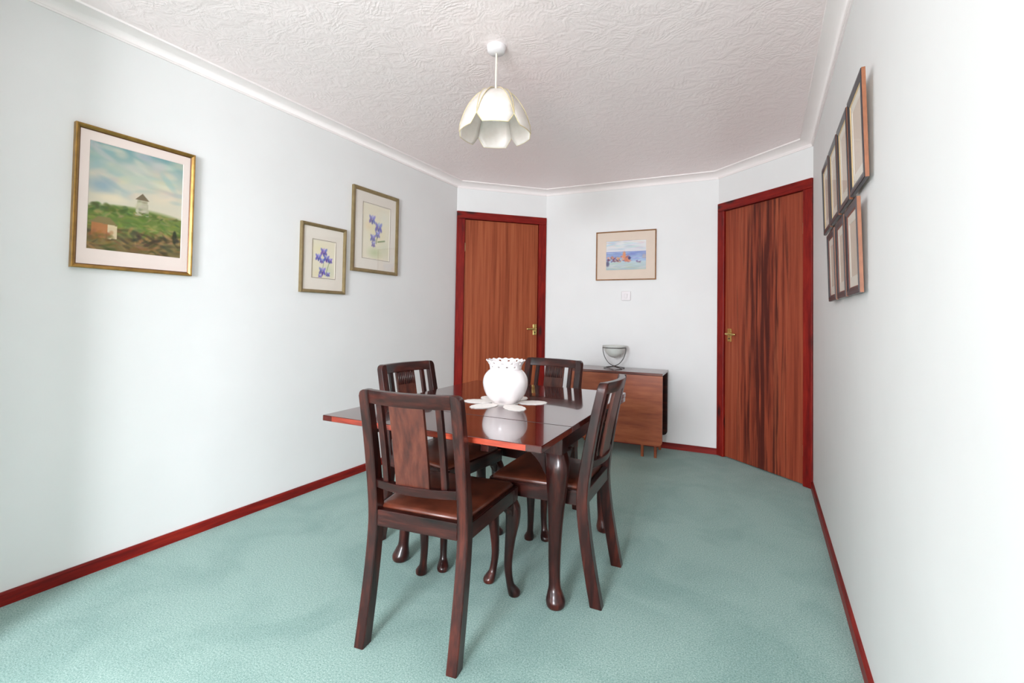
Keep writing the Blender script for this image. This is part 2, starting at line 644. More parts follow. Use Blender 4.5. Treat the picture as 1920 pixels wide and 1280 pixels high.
door('door_1', P1, P2, 0.076, 0.076, MAT['veneer1'], 'plain light brown veneer door in red frame behind the dining table', True, 0.765, -1)
door('door_2', P3, P4, 0.068, 0.064, MAT['veneer2'], 'dark-streaked brown veneer door in red frame beside the right wall', False, 0.118, 1)

# ------------------------------------------------------------------ dining table


def rrect(w, d, ch, cx=0.0, cy=0.0):
    w, d = w / 2, d / 2
    return [(cx - w + ch, cy - d), (cx + w - ch, cy - d), (cx + w, cy - d + ch), (cx + w, cy + d - ch), (cx + w - ch, cy + d), (cx - w + ch, cy + d), (cx - w, cy + d - ch), (cx - w, cy - d + ch)]


def cabriole(px, py, H, dx, dy, prof, n=20):
    """prof: (z fraction, outward offset, half-width, squareness 0..1); outward = (dx,dy)"""
    pr = catmull(prof, 5)
    dl = math.hypot(dx, dy)
    dx, dy = dx / dl, dy / dl
    rings = []
    for zf, off, r, sq in pr:
        ring = []
        for k in range(n):
            a = 2 * math.pi * k / n
            c, s = math.cos(a), math.sin(a)
            m = max(abs(c), abs(s))
            rr = r * ((1 - sq) + sq * min(1.0 / m, 1.27))
            ring.append((px + dx * off + c * rr, py + dy * off + s * rr, zf * H))
        rings.append(ring)
    return loft(rings)


TZ, TTH = 0.700, 0.022
ta = 0.0459
table = empty('dining_table', (1.3834, 1.9906, 0), ta)
setp(table, 'square mahogany draw-leaf dining table with cabriole legs and one leaf pulled out', 'table')
HW, HL = 0.4512, 0.440
LEAF = 0.290
obj('table_top', box(-HW, HW, -HL, HL, TZ - TTH, TZ, 0.002), MAT['top_x'], table)
y0, y1 = -HL - LEAF, -HL - 0.0012
lf = obj('draw_leaf', box(-HW, HW, y0, y1, TZ - TTH, TZ - 0.0006, 0.002), MAT['top_x'], table)
lf['label'] = 'pulled-out draw leaf'
el = obj('leaf_edge', box(-HW + 0.048, HW - 0.052, y0 - 0.0008, y0 + 0.004, TZ - TTH + 0.0015, TZ - 0.0022, 0.0004), MAT['edge'], lf)
el['label'] = 'worn orange-red front edge'
# stowed far leaf under the top
obj('stowed_leaf', box(-HW + 0.002, HW - 0.002, 0.10, HL - 0.002, TZ - 2 * TTH - 0.002, TZ - TTH - 0.001, 0.002), MAT['top_y'], table)
AX, AY = 0.385, 0.372
AZ0, AZ1 = 0.575, TZ - 2 * TTH - 0.003
for y in (-AY, AY - 0.022):
    obj('apron_rail', box(-AX + 0.03, AX - 0.03, y, y + 0.022, AZ0 + 0.004, AZ1 if y > 0 else TZ - TTH - 0.001, 0.002), MAT['ch_x'], table)
for s in (-1, 1):
    x0, x1 = sorted((s * AX, s * (AX - 0.022)))
    obj('apron_rail', box(x0, x1, -AY + 0.03, AY - 0.03, AZ0 + 0.004, AZ1, 0.002), MAT['ch_y'], table)
# sliding bearers of the pulled-out leaf
for x in (-0.24, 0.24):
    obj('leaf_bearer', box(x - 0.014, x + 0.014, -HL - LEAF + 0.03, 0.05, TZ - TTH - 0.030, TZ - TTH - 0.001, 0.002), MAT['ch_y'], table)
LEGP = [(0.0, 0.012, 0.026, 0), (0.012, 0.012, 0.034, 0), (0.045, 0.011, 0.037, 0), (0.085, 0.006, 0.030, 0), (0.14, 0.0, 0.0225, 0), (0.30, -0.004, 0.023, 0.1),
        (0.55, 0.002, 0.028, 0.2), (0.78, 0.012, 0.038, 0.3), (0.90, 0.014, 0.043, 0.5), (0.96, 0.008, 0.040, 0.9), (1.0, 0.0, 0.037, 1.0)]
for sx in (-1, 1):
    for sy in (-1, 1):
        px, py = sx * 0.357, sy * 0.343
        lg = obj('leg', cabriole(px, py, AZ0, sx, sy, LEGP), MAT['ch_z'], table, smooth=50)
        obj('leg_block', box(px - 0.036, px + 0.036, py - 0.036, py + 0.036, AZ0 - 0.002, AZ1, 0.002), MAT['ch_z'], lg)
        # shaped ears beside the knee
        for ax in (0, 1):
            bm = bmesh.new()
            pts = [(0.02, 0.0), (0.098, 0.0), (0.094, -0.012), (0.070, -0.020), (0.052, -0.040), (0.040, -0.075), (0.02, -0.095)]
            th = 0.020
            rings = []
            for q in (-th, th):
                if ax == 0: rings.append([(px - sx * u, py + sy * 0.014 + q, AZ0 + 0.002 + v) for u, v in pts])
                else: rings.append([(px + sx * 0.014 + q, py - sy * u, AZ0 + 0.002 + v) for u, v in pts])
            bm = loft(rings)
            bmesh.ops.bevel(bm, geom=[e for e in bm.edges], offset=0.004, segments=2, affect='EDGES')
            obj('knee_ear', bm, MAT['ch_z'], lg, smooth=40)

# ------------------------------------------------------------------ dining chairs
POST = catmull([(0.0, 0.0, 0.046), (0.022, 0.11, 0.045), (0.045, 0.245, 0.044), (0.058, 0.36, 0.044), (0.058, 0.425, 0.044), (0.048, 0.505, 0.042), (0.031, 0.61, 0.040), (0.011, 0.71, 0.036), (-0.010, 0.805, 0.034)], 3)
CTOP = 0.840
PX = 0.168       # post centre


def post_y(z):
    for a, b in zip(POST[:-1], POST[1:]):
        if a[1] <= z <= b[1]:
            t = (z - a[1]) / (b[1] - a[1])
            return a[0] + (b[0] - a[0]) * t
    return -0.010 - (z - 0.805) * 0.21


def bow_rail(z0, z1, bow, th, yoff=0.0, x1=0.1495, n=14):
    rings = []
    for k in range(n + 1):
        x = -x1 + 2 * x1 * k / n
        b = bow * (1 - (x / x1) ** 2)
        ring = []
        for (u, v) in rrect(th, 1.0, 0.0, 0, 0)[:0] or [(-.5, 0.06), (-.42, 0), (.42, 0), (.5, 0.06), (.5, .94), (.42, 1), (-.42, 1), (-.5, .94)]:
            z = z0 + (z1 - z0) * v
            ring.append((x, post_y(z) + yoff - b + u * th, z))
        rings.append(ring)
    return loft(rings)


def make_chair():
    t = empty('dining_chair')
    for s in (-1, 1):
        rings = []
        for y, z, d in POST:
            w = 0.037
            # slight flare of the foot
            rings.append([(px, py, z) for px, py in rrect(w, d, 0.003, s * PX, y)])
        # rounded outer top corner
        for z, cut in ((0.818, 0.0), (0.828, 0.003), (0.835, 0.008), (CTOP, 0.018)):
            w = 0.037 - cut
            rings.append([(px, py, z) for px, py in rrect(w, 0.034 - cut * 0.15, 0.003, s * (PX - cut / 2), post_y(z))])
        obj('back_post', loft(rings), MAT['ch_z'], t, smooth=35)
    obj('crest_rail', bow_rail(0.795, CTOP, 0.026, 0.026), MAT['ch_x'], t, smooth=35)
    obj('lower_back_rail', bow_rail(0.503, 0.532, 0.026, 0.026, yoff=-0.002), MAT['ch_x'], t, smooth=35)

    def vert(x0, x1, th, mat, name, bowx):
        rings = []
        for k in range(9):
            z = 0.528 + (0.800 - 0.528) * k / 8
            b = 0.026 * (1 - (bowx / 0.1495) ** 2)
            y = post_y(z) - b
            rings.append([(x0, y - th / 2, z), (x1, y - th / 2, z), (x1, y + th / 2, z), (x0, y + th / 2, z)])
        bm = loft(rings)
        return obj(name, bm, mat, t, smooth=30)
    vert(-0.119, -0.099, 0.016, MAT['ch_z'], 'back_slat', 0.115)
    vert(0.099, 0.119, 0.016, MAT['ch_z'], 'back_slat', 0.115)
    sp = vert(-0.062, 0.062, 0.012, MAT['splat'], 'splat', 0.03)
    # carved reeding at the top of the front face
    for k in range(9):
        x = -0.051 + 0.102 * k / 8
        rings = []
        for z in (0.730, 0.733, 0.790, 0.793):
            y = post_y(z) - 0.025 + 0.0055
            r = 0.0045 if 0.732 < z < 0.791 else 0.002
            rings.append([(x + r * math.cos(a), y + r * 0.9 * math.sin(a), z) for a in [math.pi * 2 * j / 10 for j in range(10)]])
        obj('reed', loft(rings), MAT['ch_z'], sp, smooth=60)
    # seat frame
    YB, YF = 0.050, 0.455
    xb, xf = 0.168, 0.213
    Z0, Z1 = 0.368, 0.424
    obj('rear_rail', box(-0.150, 0.150, 0.040, 0.064, Z0 + 0.004, Z1 + 0.003, 0.002), MAT['ch_x'], t)
    for s in (-1, 1):
        poly = [(s * (xb + 0.016), YB + 0.02), (s * (xb - 0.006), YB + 0.02), (s * (xf - 0.022), YF - 0.03), (s * xf, YF - 0.03)]
        if s > 0: poly = poly[::-1]
        bm = prism(poly, Z0, Z1)
        bmesh.ops.bevel(bm, geom=bm.edges[:], offset=0.003, segments=2, affect='EDGES')
        obj('side_rail', bm, MAT['ch_y'], t)
    obj('front_rail', box(-xf + 0.02, xf - 0.02, YF - 0.027, YF - 0.003, Z0, Z1, 0.003, 2), MAT['ch_x'], t)
    # drop-in leather seat
    def outline(ins):
        return [(-xb + ins + 0.008, YB + 0.018 + ins), (xb - ins - 0.008, YB + 0.018 + ins), (xf - ins - 0.012, YF - 0.014 - ins), (-xf + ins + 0.012, YF - 0.014 - ins)]
    rings = []
    for ins, z in ((0.004, 0.400), (0.0, 0.424), (0.0, 0.430), (0.004, 0.436), (0.012, 0.4395), (0.05, 0.445), (0.10, 0.448), (0.15, 0.449)):
        o = outline(ins)
        r = []
        for k in range(4):
            a, b = Vector(o[k]), Vector(o[(k + 1) % 4])
            for q in (0.04, 0.5, 0.96):
                p = a.lerp(b, q)
                r.append((p.x, p.y, z))
        rings.append(r)
    obj('seat', loft(rings), MAT['leather'], t, smooth=50)
    LP = [(0.0, 0.022, 0.017, 0), (0.012, 0.023, 0.023, 0), (0.05, 0.021, 0.0245, 0), (0.095, 0.012, 0.0195, 0), (0.15, 0.004, 0.0150, 0), (0.32, -0.004, 0.0155, 0.1),
          (0.56, 0.002, 0.0195, 0.2), (0.78, 0.012, 0.027, 0.3), (0.90, 0.012, 0.029, 0.5), (0.97, 0.004, 0.026, 0.8), (1.0, 0.0, 0.024, 1.0)]
    for s in (-1, 1):
        px, py = s * 0.189, YF - 0.030
        lg = obj('front_leg', cabriole(px, py, Z0 + 0.002, s, 0.75, LP, 16), MAT['ch_z'], t, smooth=50)
        obj('leg_block', box(px - 0.024, px + 0.024, py - 0.024, py + 0.024, Z0 + 0.0005, Z1 - 0.004, 0.003), MAT['ch_z'], lg)
        for ax in (0, 1):
            pts = [(0.012, 0.0), (0.062, 0.0), (0.058, -0.010), (0.040, -0.018), (0.030, -0.042), (0.012, -0.062)]
            rings = []
            for q in (-0.011, 0.011):
                if ax == 0: rings.append([(px - s * u, py + 0.010 + q, Z0 + v) for u, v in pts])
                else: rings.append([(px + s * 0.010 + q, py - u, Z0 + v) for u, v in pts])
            bm = loft(rings)
            bmesh.ops.bevel(bm, geom=bm.edges[:], offset=0.003, segments=1, affect='EDGES')
            obj('knee_ear', bm, MAT['ch_z'], lg, smooth=40)
    return t


chair = make_chair()
CHAIRS = [
    ((1.456, 1.1785), 0.150, 'mahogany dining chair with its back to the camera at the pulled-out leaf'),
    ((1.890, 1.902), math.radians(93.0), 'mahogany dining chair seen side-on at the right edge of the table'),
    ((0.830, 1.890), math.radians(-95.0), 'mahogany dining chair by the left wall, facing right across the table'),
    ((1.344, 2.570), math.radians(180 - 4.5), 'mahogany dining chair at the far end between vase and drop-leaf table'),
]
for i, (p, rz, lab) in enumerate(CHAIRS):
    c = chair if i == 0 else copy_tree(chair)
    c.location = (p[0], p[1], 0)
    c.rotation_euler = (0, 0, rz)
    setp(c, lab, 'chair', 'mahogany chairs around the dining table')

# ------------------------------------------------------------------ vase and doily
VX, VY = 1.430, 1.842
dz = TZ + 0.0003
doily = empty('doily', (VX, VY, dz))
setp(doily, 'white petal-shaped crochet doily under the ceramic vase', 'doily')


def petal_mesh(L, Wd, ang, r0):
    n = 44
    ca, sa = math.cos(ang), math.sin(ang)
    outer = []
    for k in range(n):
        a = 2 * math.pi * k / n
        sc = 1 + 0.035 * math.cos(13 * a)
        x = r0 + L / 2 + L / 2 * math.cos(a) * sc
        y = Wd / 2 * math.sin(a) * sc
        outer.append((x * ca - y * sa, x * sa + y * ca))
    rings = [[(x, y, 0.0) for x, y in outer], [(x, y, 0.0022) for x, y in outer]]
    cx, cy = (r0 + L / 2) * ca, (r0 + L / 2) * sa
    rings.append([(cx + (x - cx) * 0.9, cy + (y - cy) * 0.9, 0.0030) for x, y in outer])
    rings.append([(cx + (x - cx) * 0.75, cy + (y - cy) * 0.75, 0.0022) for x, y in outer])
    rings.append([(cx + (x - cx) * 0.6, cy + (y - cy) * 0.6, 0.0030) for x, y in outer])
    return loft(rings)


obj('doily_centre', prism([(0.06 * math.cos(a), 0.06 * math.sin(a)) for a in [2 * math.pi * k / 36 for k in range(36)]], 0, 0.002), MAT['crochet'], doily)
for deg in (40, 97, 178, 235, 308, 345)[:0] or (35, 92, 150, 196, 251, 318):
    obj('petal', petal_mesh(0.135, 0.090, math.radians(deg), 0.055), MAT['crochet'], doily, smooth=60)

vase = empty('vase', (VX, VY, TZ + 0.0036))
setp(vase, 'round white ceramic vase with pierced ruffled rim on the dining table', 'vase')
body = [(0.0, 0.0), (0.048, 0.0), (0.056, 0.003), (0.074, 0.018), (0.090, 0.042), (0.099, 0.070), (0.101, 0.094), (0.096, 0.116), (0.085, 0.134), (0.073, 0.145), (0.067, 0.150)]
body = catmull(body, 4)
inner = [(r - 0.004, z + (0.003 if z < 0.02 else 0)) for r, z in body[::-1] if r > 0.02]
bm = lathe([(max(r, 0.0005), z) for r, z in body] + inner, 64)
vb = obj('body', bm, MAT['ceramic'], vase, smooth=180)
# pierced, ruffled collar
bm = bmesh.new()
NA, rows = 144, 12
grid = []
for i in range(rows + 1):
    t = i / rows
    r = 0.067 + 0.001 * t + 0.017 * t ** 2.2
    z = 0.149 + 0.041 * t
    row = []
    for k in range(NA):
        a = 2 * math.pi * k / NA
        ruf = math.cos(18 * a) * t ** 3
        row.append(bm.verts.new(((r + 0.002 * ruf) * math.cos(a), (r + 0.002 * ruf) * math.sin(a), z + 0.0022 * ruf)))
    grid.append(row)
for i in range(rows):
    for k in range(NA):
        hole = (i in (3, 4) and k % 12 in (0, 1, 2)) or (i in (8, 9) and (k + 6) % 12 in (0, 1, 2))
        if not hole:
            bm.faces.new((grid[i][k], grid[i][(k + 1) % NA], grid[i + 1][(k + 1) % NA], grid[i + 1][k]))
collar = obj('pierced_rim', bm, MAT['ceramic'], vase, smooth=180)
md = collar.modifiers.new('thickness', 'SOLIDIFY')
md.thickness = 0.004
md.offset = -1

# ------------------------------------------------------------------ drop-leaf table against the end wall
eB = Vector(P3) - Vector(P2)
aB = math.atan2(eB.y, eB.x)
dl = empty('drop_leaf_table', (P2[0], P2[1], 0), aB)
setp(dl, 'folded teak drop-leaf table standing against the end wall', 'table')
u0, u1 = 0.375, 1.128
TOPZ = 0.664


def leaf_mesh(y0, y1, z0, z1, rad):
    pts = []
    for cx, a0 in ((u1 - rad, -math.pi / 2), ):
        for k in range(7):
            a = -math.pi / 2 + k / 6 * math.pi / 2
            pts.append((u1 - rad + rad * math.cos(a), z0 + rad + rad * math.sin(a)))
    pts += [(u1, z1), (u0, z1)]
    for k in range(7):
        a = math.pi + k / 6 * math.pi / 2
        pts.append((u0 + rad + rad * math.cos(a), z0 + rad + rad * math.sin(a)))
    b = loft([[(x, y, z) for x, z in pts] for y in (y0, y1)])
    bmesh.ops.bevel(b, geom=[e for e in b.edges if abs(e.verts[0].co.y - e.verts[1].co.y) < 1e-6], offset=0.003, segments=2, affect='EDGES')
    return b


obj('table_top', box(u0, u1, -0.372, -0.032, TOPZ - 0.019, TOPZ, 0.002), MAT['teak_top'], dl)
obj('front_leaf', leaf_mesh(-0.372, -0.353, 0.098, TOPZ - 0.021, 0.035), MAT['teak_x'], dl, smooth=35)
bl = obj('back_leaf', leaf_mesh(-0.052, -0.033, 0.118, TOPZ - 0.021, 0.035), MAT['ch_x'], dl, smooth=35)
obj('frame_rail', box(u0 + 0.06, u1 - 0.06, -0.345, -0.322, TOPZ - 0.10, TOPZ - 0.020, 0.002), MAT['teak_x'], dl)
obj('frame_rail', box(u0 + 0.06, u1 - 0.06, -0.085, -0.062, TOPZ - 0.10, TOPZ - 0.020, 0.002), MAT['teak_x'], dl)
for x in (u0 + 0.062, u1 - 0.085):
    obj('end_rail', box(x, x + 0.023, -0.321, -0.086, TOPZ - 0.10, TOPZ - 0.020, 0.002), MAT['teak_x'], dl)
for x in (u0 + 0.055, u0 + 0.155, u1 - 0.155, u1 - 0.055):
    y = -0.333
    if x in (u0 + 0.055, u1 - 0.055):
        ys = (-0.333, -0.074)
    else:
        ys = (-0.338,)
    for y in ys:
        bm = loft([[(px, py, z) for px, py in rrect(w, w, 0.004, x, y)] for z, w in ((0.0, 0.020), (0.30, 0.026), (TOPZ - 0.101, 0.030))])
        obj('leg', bm, MAT['teak_z'], dl)

# bowl on its metal stand
bc = Vector(P2) + eB.normalized() * 0.703 + Vector((eB.y, -eB.x)).normalized() * 0.165
BZ = TOPZ
st = empty('bowl_stand', (bc.x, bc.y, BZ), aB)
setp(st, 'curved dark metal stand holding a bowl on the drop-leaf table', 'stand')
RR = 0.098
obj('rim_ring', tube([(RR * math.cos(a), RR * math.sin(a), 0.176) for a in [2 * math.pi * k / 40 for k in range(40)]], 0.0032, 8, closed=True), MAT['steel'], st, smooth=180)
for sgn in (-1, 1):
    pts = catmull([(RR, 0.176), (0.094, 0.135), (0.078, 0.088), (0.048, 0.046), (0.012, 0.022)], 6)
    obj('curved_arm', tube([(sgn * r, 0.004 * sgn, z) for r, z in pts], 0.0034, 8), MAT['steel'], st, smooth=180)
    for q in (-1, 1):
        pts = catmull([(0.014 * sgn, 0.0, 0.023), (-0.016 * sgn, 0.012 * q, 0.014), (-0.046 * sgn, 0.034 * q, 0.009), (-0.078 * sgn, 0.050 * q, 0.0035)], 5)
        obj('foot', tube(pts, 0.0034, 8), MAT['steel'], st, smooth=180)
bowl = empty('bowl', (bc.x, bc.y, BZ + 0.092), aB)
setp(bowl, 'pale frosted glass bowl resting in the metal stand', 'bowl')
outp = [(0.0005, 0.0), (0.020, 0.001), (0.045, 0.012), (0.068, 0.034), (0.084, 0.062), (0.092, 0.084), (0.101, 0.098)]
outp = catmull(outp, 4)
inp = [(max(r - 0.004, 0.0005), z + 0.004) for r, z in outp[::-1]]
obj('bowl_body', lathe(outp + inp, 48), MAT['bowl'], bowl, smooth=180)

# ------------------------------------------------------------------ light switch
sw = empty('light_switch', (P2[0], P2[1], 0), aB)
setp(sw, 'square white light switch below the seascape picture', 'switch')
obj('plate', box(0.725, 0.806, -0.009, -0.0005, 1.250, 1.331, 0.003, 2), MAT['plastic'], sw)
obj('rocker', box(0.753, 0.778, -0.013, -0.008, 1.272, 1.309, 0.002, 2), MAT['plastic'], sw)

# ------------------------------------------------------------------ ceiling pendant
LX, LY = 1.3854, 1.7869
lamp = empty('pendant_lamp', (LX, LY, CEIL))
setp(lamp, 'white petal-panelled pendant lampshade with gold edges hanging over the table', 'pendant lamp')
obj('ceiling_rose', lathe([(0.001, -0.032), (0.012, -0.032), (0.034, -0.028), (0.041, -0.020), (0.043, -0.008), (0.044, 0.0)], 32), MAT['plastic'], lamp, smooth=50)
obj('cord', tube([(0, 0, -0.030), (0, 0, -0.212)], 0.0042, 10), MAT['ivory'], lamp, smooth=60)
obj('lamp_holder', lathe([(0.001, -0.198), (0.010, -0.200), (0.018, -0.212), (0.020, -0.262), (0.0005, -0.263)], 24), MAT['plastic'], lamp, smooth=50)
obj('bulb', lathe(catmull([(0.013, -0.262), (0.016, -0.273), (0.027, -0.295), (0.029, -0.313), (0.021, -0.333), (0.0005, -0.340)], 4), 24), MAT['ceramic'], lamp, smooth=180)


def shade_petal(name, prof, widths, ang):
    """prof: (r, z) down the panel; widths: half-widths at the same stations"""
    pr = catmull([(r, z, w) for (r, z), w in zip(prof, widths)], 3)
    ca, sa = math.cos(ang), math.sin(ang)
    n = 6
    bm = bmesh.new()
    rows = []
    for r, z, w in pr:
        row = []
        for k in range(n + 1):
            q = -1 + 2 * k / n
            y = q * w
            x = r - 0.012 * (q * w / 0.075) ** 2      # slight curve across
            row.append(bm.verts.new((x * ca - y * sa, x * sa + y * ca, z)))
        rows.append(row)
    for i in range(len(rows) - 1):
        for k in range(n):
            bm.faces.new((rows[i][k], rows[i][k + 1], rows[i + 1][k + 1], rows[i + 1][k]))
    edge = [v.co.copy() for v in rows[0]] + [r[-1].co.copy() for r in rows[1:]] + [v.co.copy() for v in rows[-1][::-1][1:]] + [r[0].co.copy() for r in rows[::-1][1:-1]]
    o = obj(name, bm, MAT['shade'], lamp, smooth=180)
    m = o.modifiers.new('thickness', 'SOLIDIFY')
    m.thickness = 0.002
    obj('gold_edge', tube(edge, 0.0017, 6, closed=True), MAT['palegold'], o, smooth=180)


# the panel facing the camera
fa = math.atan2(CAM.y - LY, CAM.x - LX)
for k in range(6):
    a = fa + k * math.pi / 3
    shade_petal('shade_panel', [(0.028, -0.204), (0.060, -0.218), (0.094, -0.250), (0.126, -0.298), (0.146, -0.348), (0.151, -0.364), (0.158, -0.402)],
                [0.030, 0.050, 0.064, 0.074, 0.079, 0.077, 0.054], a)

# ------------------------------------------------------------------ pictures


class Canvas:
    def __init__(self, w, h, nx, nz, col):
        self.w, self.h, self.nx, self.nz = w, h, nx, nz
        self.u, self.v = np.meshgrid(np.linspace(0, 1, nx), np.linspace(0, 1, nz))
        self.a = np.zeros((nz, nx, 3)) + np.array(col, float)
        self.rng = np.random.default_rng(7)

    def grad(self, v0, c0, v1, c1):
        t = np.clip((self.v - v0) / (v1 - v0), 0, 1)[..., None]
        m = ((self.v >= v0) & (self.v <= v1))[..., None]
        g = np.array(c0, float) * (1 - t) + np.array(c1, float) * t
        self.a = np.where(m, g, self.a)

    def dab(self, u, v, ru, rv, col, ang=0.0, al=1.0, soft=0.5):
        asp = self.h / self.w
        du, dv = (self.u - u), (self.v - v) * asp
        c, s = math.cos(ang), math.sin(ang)
        x, y = (du * c + dv * s) / ru, (-du * s + dv * c) / (rv * asp)
        d = np.sqrt(x * x + y * y)
        m = np.clip((1 - d) / soft, 0, 1)[..., None] * al
        self.a = self.a * (1 - m) + np.array(col, float) * m

    def poly(self, pts, col, al=1.0):
        m = np.ones_like(self.u, bool)
        for (xa, ya), (xb, yb) in zip(pts, pts[1:] + pts[:1]):
            m &= (xb - xa) * (self.v - ya) - (yb - ya) * (self.u - xa) >= 0
        m = m[..., None] * al
        self.a = self.a * (1 - m) + np.array(col, float) * m

    def scatter(self, n, u0, u1, v0, v1, ru, rv, cols, al=0.6, ang=0.6):
        for _ in range(n):
            c = np.array(cols[self.rng.integers(len(cols))], float) + self.rng.normal(0, 6, 3)
            self.dab(self.rng.uniform(u0, u1), self.rng.uniform(v0, v1), ru * self.rng.uniform(.6, 1.4), rv * self.rng.uniform(.6, 1.4), c, self.rng.normal(0, ang), al, 0.6)

    def mesh(self, name, x0, z0, y, parent):
        nx, nz = self.nx, self.nz
        vs = [(x0 + self.w * i / (nx - 1), y, z0 + self.h * j / (nz - 1)) for j in range(nz) for i in range(nx)]
        fs = [(j * nx + i, j * nx + i + 1, (j + 1) * nx + i + 1, (j + 1) * nx + i) for j in range(nz - 1) for i in range(nx - 1)]
        me = bpy.data.meshes.new(name)
        me.from_pydata(vs, [], fs)
        me.materials.append(MAT['paint'])
        at = me.color_attributes.new('Col', 'FLOAT_COLOR', 'POINT')
        s = np.clip(self.a, 0, 255) / 255.0
        l = np.where(s <= 0.04045, s / 12.92, ((s + 0.055) / 1.055) ** 2.4)
        rgba = np.concatenate([l, np.ones(l.shape[:2] + (1,))], -1).astype(np.float32)
        at.data.foreach_set('color', rgba.reshape(-1))
        o = bpy.data.objects.new(name, me)
        COL.objects.link(o)
        o.parent = parent
        return o


def frame_mesh(w, h, prof):
    """prof: (inset from outer edge, height off the wall); swept round a rectangle"""
    rings = []
    for ins, d in prof:
        rings.append([(ins, -d, ins), (w - ins, -d, ins), (w - ins, -d, h - ins), (ins, -d, h - ins)])
    n = len(prof)
    b = bmesh.new()
    vs = [[b.verts.new(p) for p in r] for r in rings]
    for i in range(n):
        a, c = vs[i], vs[(i + 1) % n]
        for j in range(4):
            b.faces.new((a[j], a[(j + 1) % 4], c[(j + 1) % 4], c[j]))
    return b


def mount_mesh(w, h, fw, hole, d):
    x0, x1, z0, z1 = hole
    b = bmesh.new()
    o = [(fw, fw), (w - fw, fw), (w - fw, h - fw), (fw, h - fw)]
    i = [(x0, z0), (x1, z0), (x1, z1), (x0, z1)]
    i2 = [(x0 + .002, z0 + .002), (x1 - .002, z0 + .002), (x1 - .002, z1 - .002), (x0 + .002, z1 - .002)]
    V = [[b.verts.new((x, -y, z)) for x, z in r] for r, y in ((o, d), (i, d), (i2, d - 0.002))]
    for a, c in ((V[0], V[1]), (V[1], V[2])):
        for j in range(4):
            b.faces.new((a[j], a[(j + 1) % 4], c[(j + 1) % 4], c[j]))
    return b


def picture(name, loc, rz, w, h, fw, depth, fmat, mmat, hole, cv, label, group=None, slip=None, side=None, inner=None, tilt=0.0):
    t = empty(name, loc, rz, tilt)
    setp(t, label, 'picture', group)
    if side is None:
        fr = obj('frame', frame_mesh(w, h, [(0, 0.001), (0, depth), (0.2 * fw, depth + 0.002), (0.55 * fw, depth), (fw, depth * 0.72), (fw, 0.001)]), fmat, t)
    else:
        fr = obj('frame', frame_mesh(w, h, [(0.0015, depth * 0.5), (0.0015, depth + 0.001), (0.45 * fw, depth + 0.002), (fw, depth * 0.8), (fw, depth * 0.5)]), fmat, t)
        b = bmesh.new()
        box(0, 0.0015, -(depth - 0.001), -0.001, 0, h, bm=b)
        box(w - 0.0015, w, -(depth - 0.001), -0.001, 0, h, bm=b)
        box(0.0015, w - 0.0015, -(depth - 0.001), -0.001, h - 0.0015, h, bm=b)
        obj('frame_side', b, side, t)
        obj('shaded_underside', box(0.0015, w - 0.0015, -(depth - 0.001), -0.001, 0, 0.0015), MAT['black'], t)  # shade under the frame put into the colour: black instead of the side wood
    if inner:
        obj('frame_lip', frame_mesh(w, h, [(fw - 0.0005, 0.001), (fw - 0.0005, depth * 0.74), (fw + 0.004, depth * 0.55), (fw + 0.004, 0.001)]), inner, fr)
    obj('backing', box(fw * 0.5, w - fw * 0.5, -0.005, -0.0015, fw * 0.5, h - fw * 0.5), MAT['mount_b'], t)
    d = depth * 0.5
    obj('mount', mount_mesh(w, h, fw * 0.8, hole, d), mmat, t)
    x0, x1, z0, z1 = hole
    if slip:
        obj('mount_line', frame_mesh(1, 1, [(0, 0)] * 3) if False else line_rect(x0 - 0.004, x1 + 0.004, z0 - 0.004, z1 + 0.004, d + 0.0006), slip, t)
    cv.w, cv.h = x1 - x0, z1 - z0
    cv.mesh('print', x0, z0, -(d - 0.0022), t)
    obj('glass', box(fw * 0.8, w - fw * 0.8, -(d + 0.0032), -(d + 0.0016), fw * 0.8, h - fw * 0.8), MAT['glass'], t)
    return t


def line_rect(x0, x1, z0, z1, y, wd=0.0022):
    b = bmesh.new()
    for a0, a1, c0, c1 in ((x0, x1, z0, z0 + wd), (x0, x1, z1 - wd, z1), (x0, x0 + wd, z0 + wd, z1 - wd), (x1 - wd, x1, z0 + wd, z1 - wd)):
        box(a0, a1, -y - 0.0004, -y, c0, c1, bm=b)
    return b


# --- landscape (a generic hillside, not a copy of any known painting)
cv = Canvas(0.36, 0.42, 130, 150, (150, 170, 165))
cv.grad(0.0, (120, 105, 70), 0.40, (120, 130, 80))
cv.grad(0.40, (214, 204, 182), 0.70, (196, 196, 180))
cv.grad(0.70, (196, 196, 180), 1.0, (120, 158, 160))
cv.scatter(60, 0, 1, .55, 1.0, .16, .045, [(206, 196, 172), (186, 192, 180), (150, 176, 176), (224, 212, 188)], .45, .3)
cv.dab(0.12, .60, .20, .10, (132, 160, 178), 0, .7, .8)
cv.dab(0.22, .50, .20, .06, (228, 214, 186), 0, .8, .7)
cv.dab(0.72, .58, .26, .09, (222, 206, 180), 0, .7, .8)
cv.dab(0.50, .30, .75, .16, (112, 128, 66), 0, 1, .25)
cv.dab(0.30, .33, .45, .12, (104, 124, 62), .1, 1, .3)
cv.scatter(170, 0, 1, .20, .40, .06, .016, [(88, 108, 52), (122, 138, 70), (150, 154, 90), (96, 120, 60), (160, 140, 90)], .6, .6)
cv.scatter(140, 0, 1, 0, .22, .08, .018, [(120, 92, 58), (146, 112, 74), (92, 86, 52), (170, 132, 88), (70, 68, 48)], .6, .5)
cv.scatter(26, 0.02, .45, .37, .44, .04, .020, [(76, 92, 50), (104, 118, 66)], .8, .3)
cv.scatter(16, .66, .95, .33, .40, .035, .016, [(84, 98, 52), (112, 124, 72)], .8, .3)
cv.poly([(.47, .38), (.62, .38), (.60, .54), (.49, .54)], (176, 170, 146), .9)
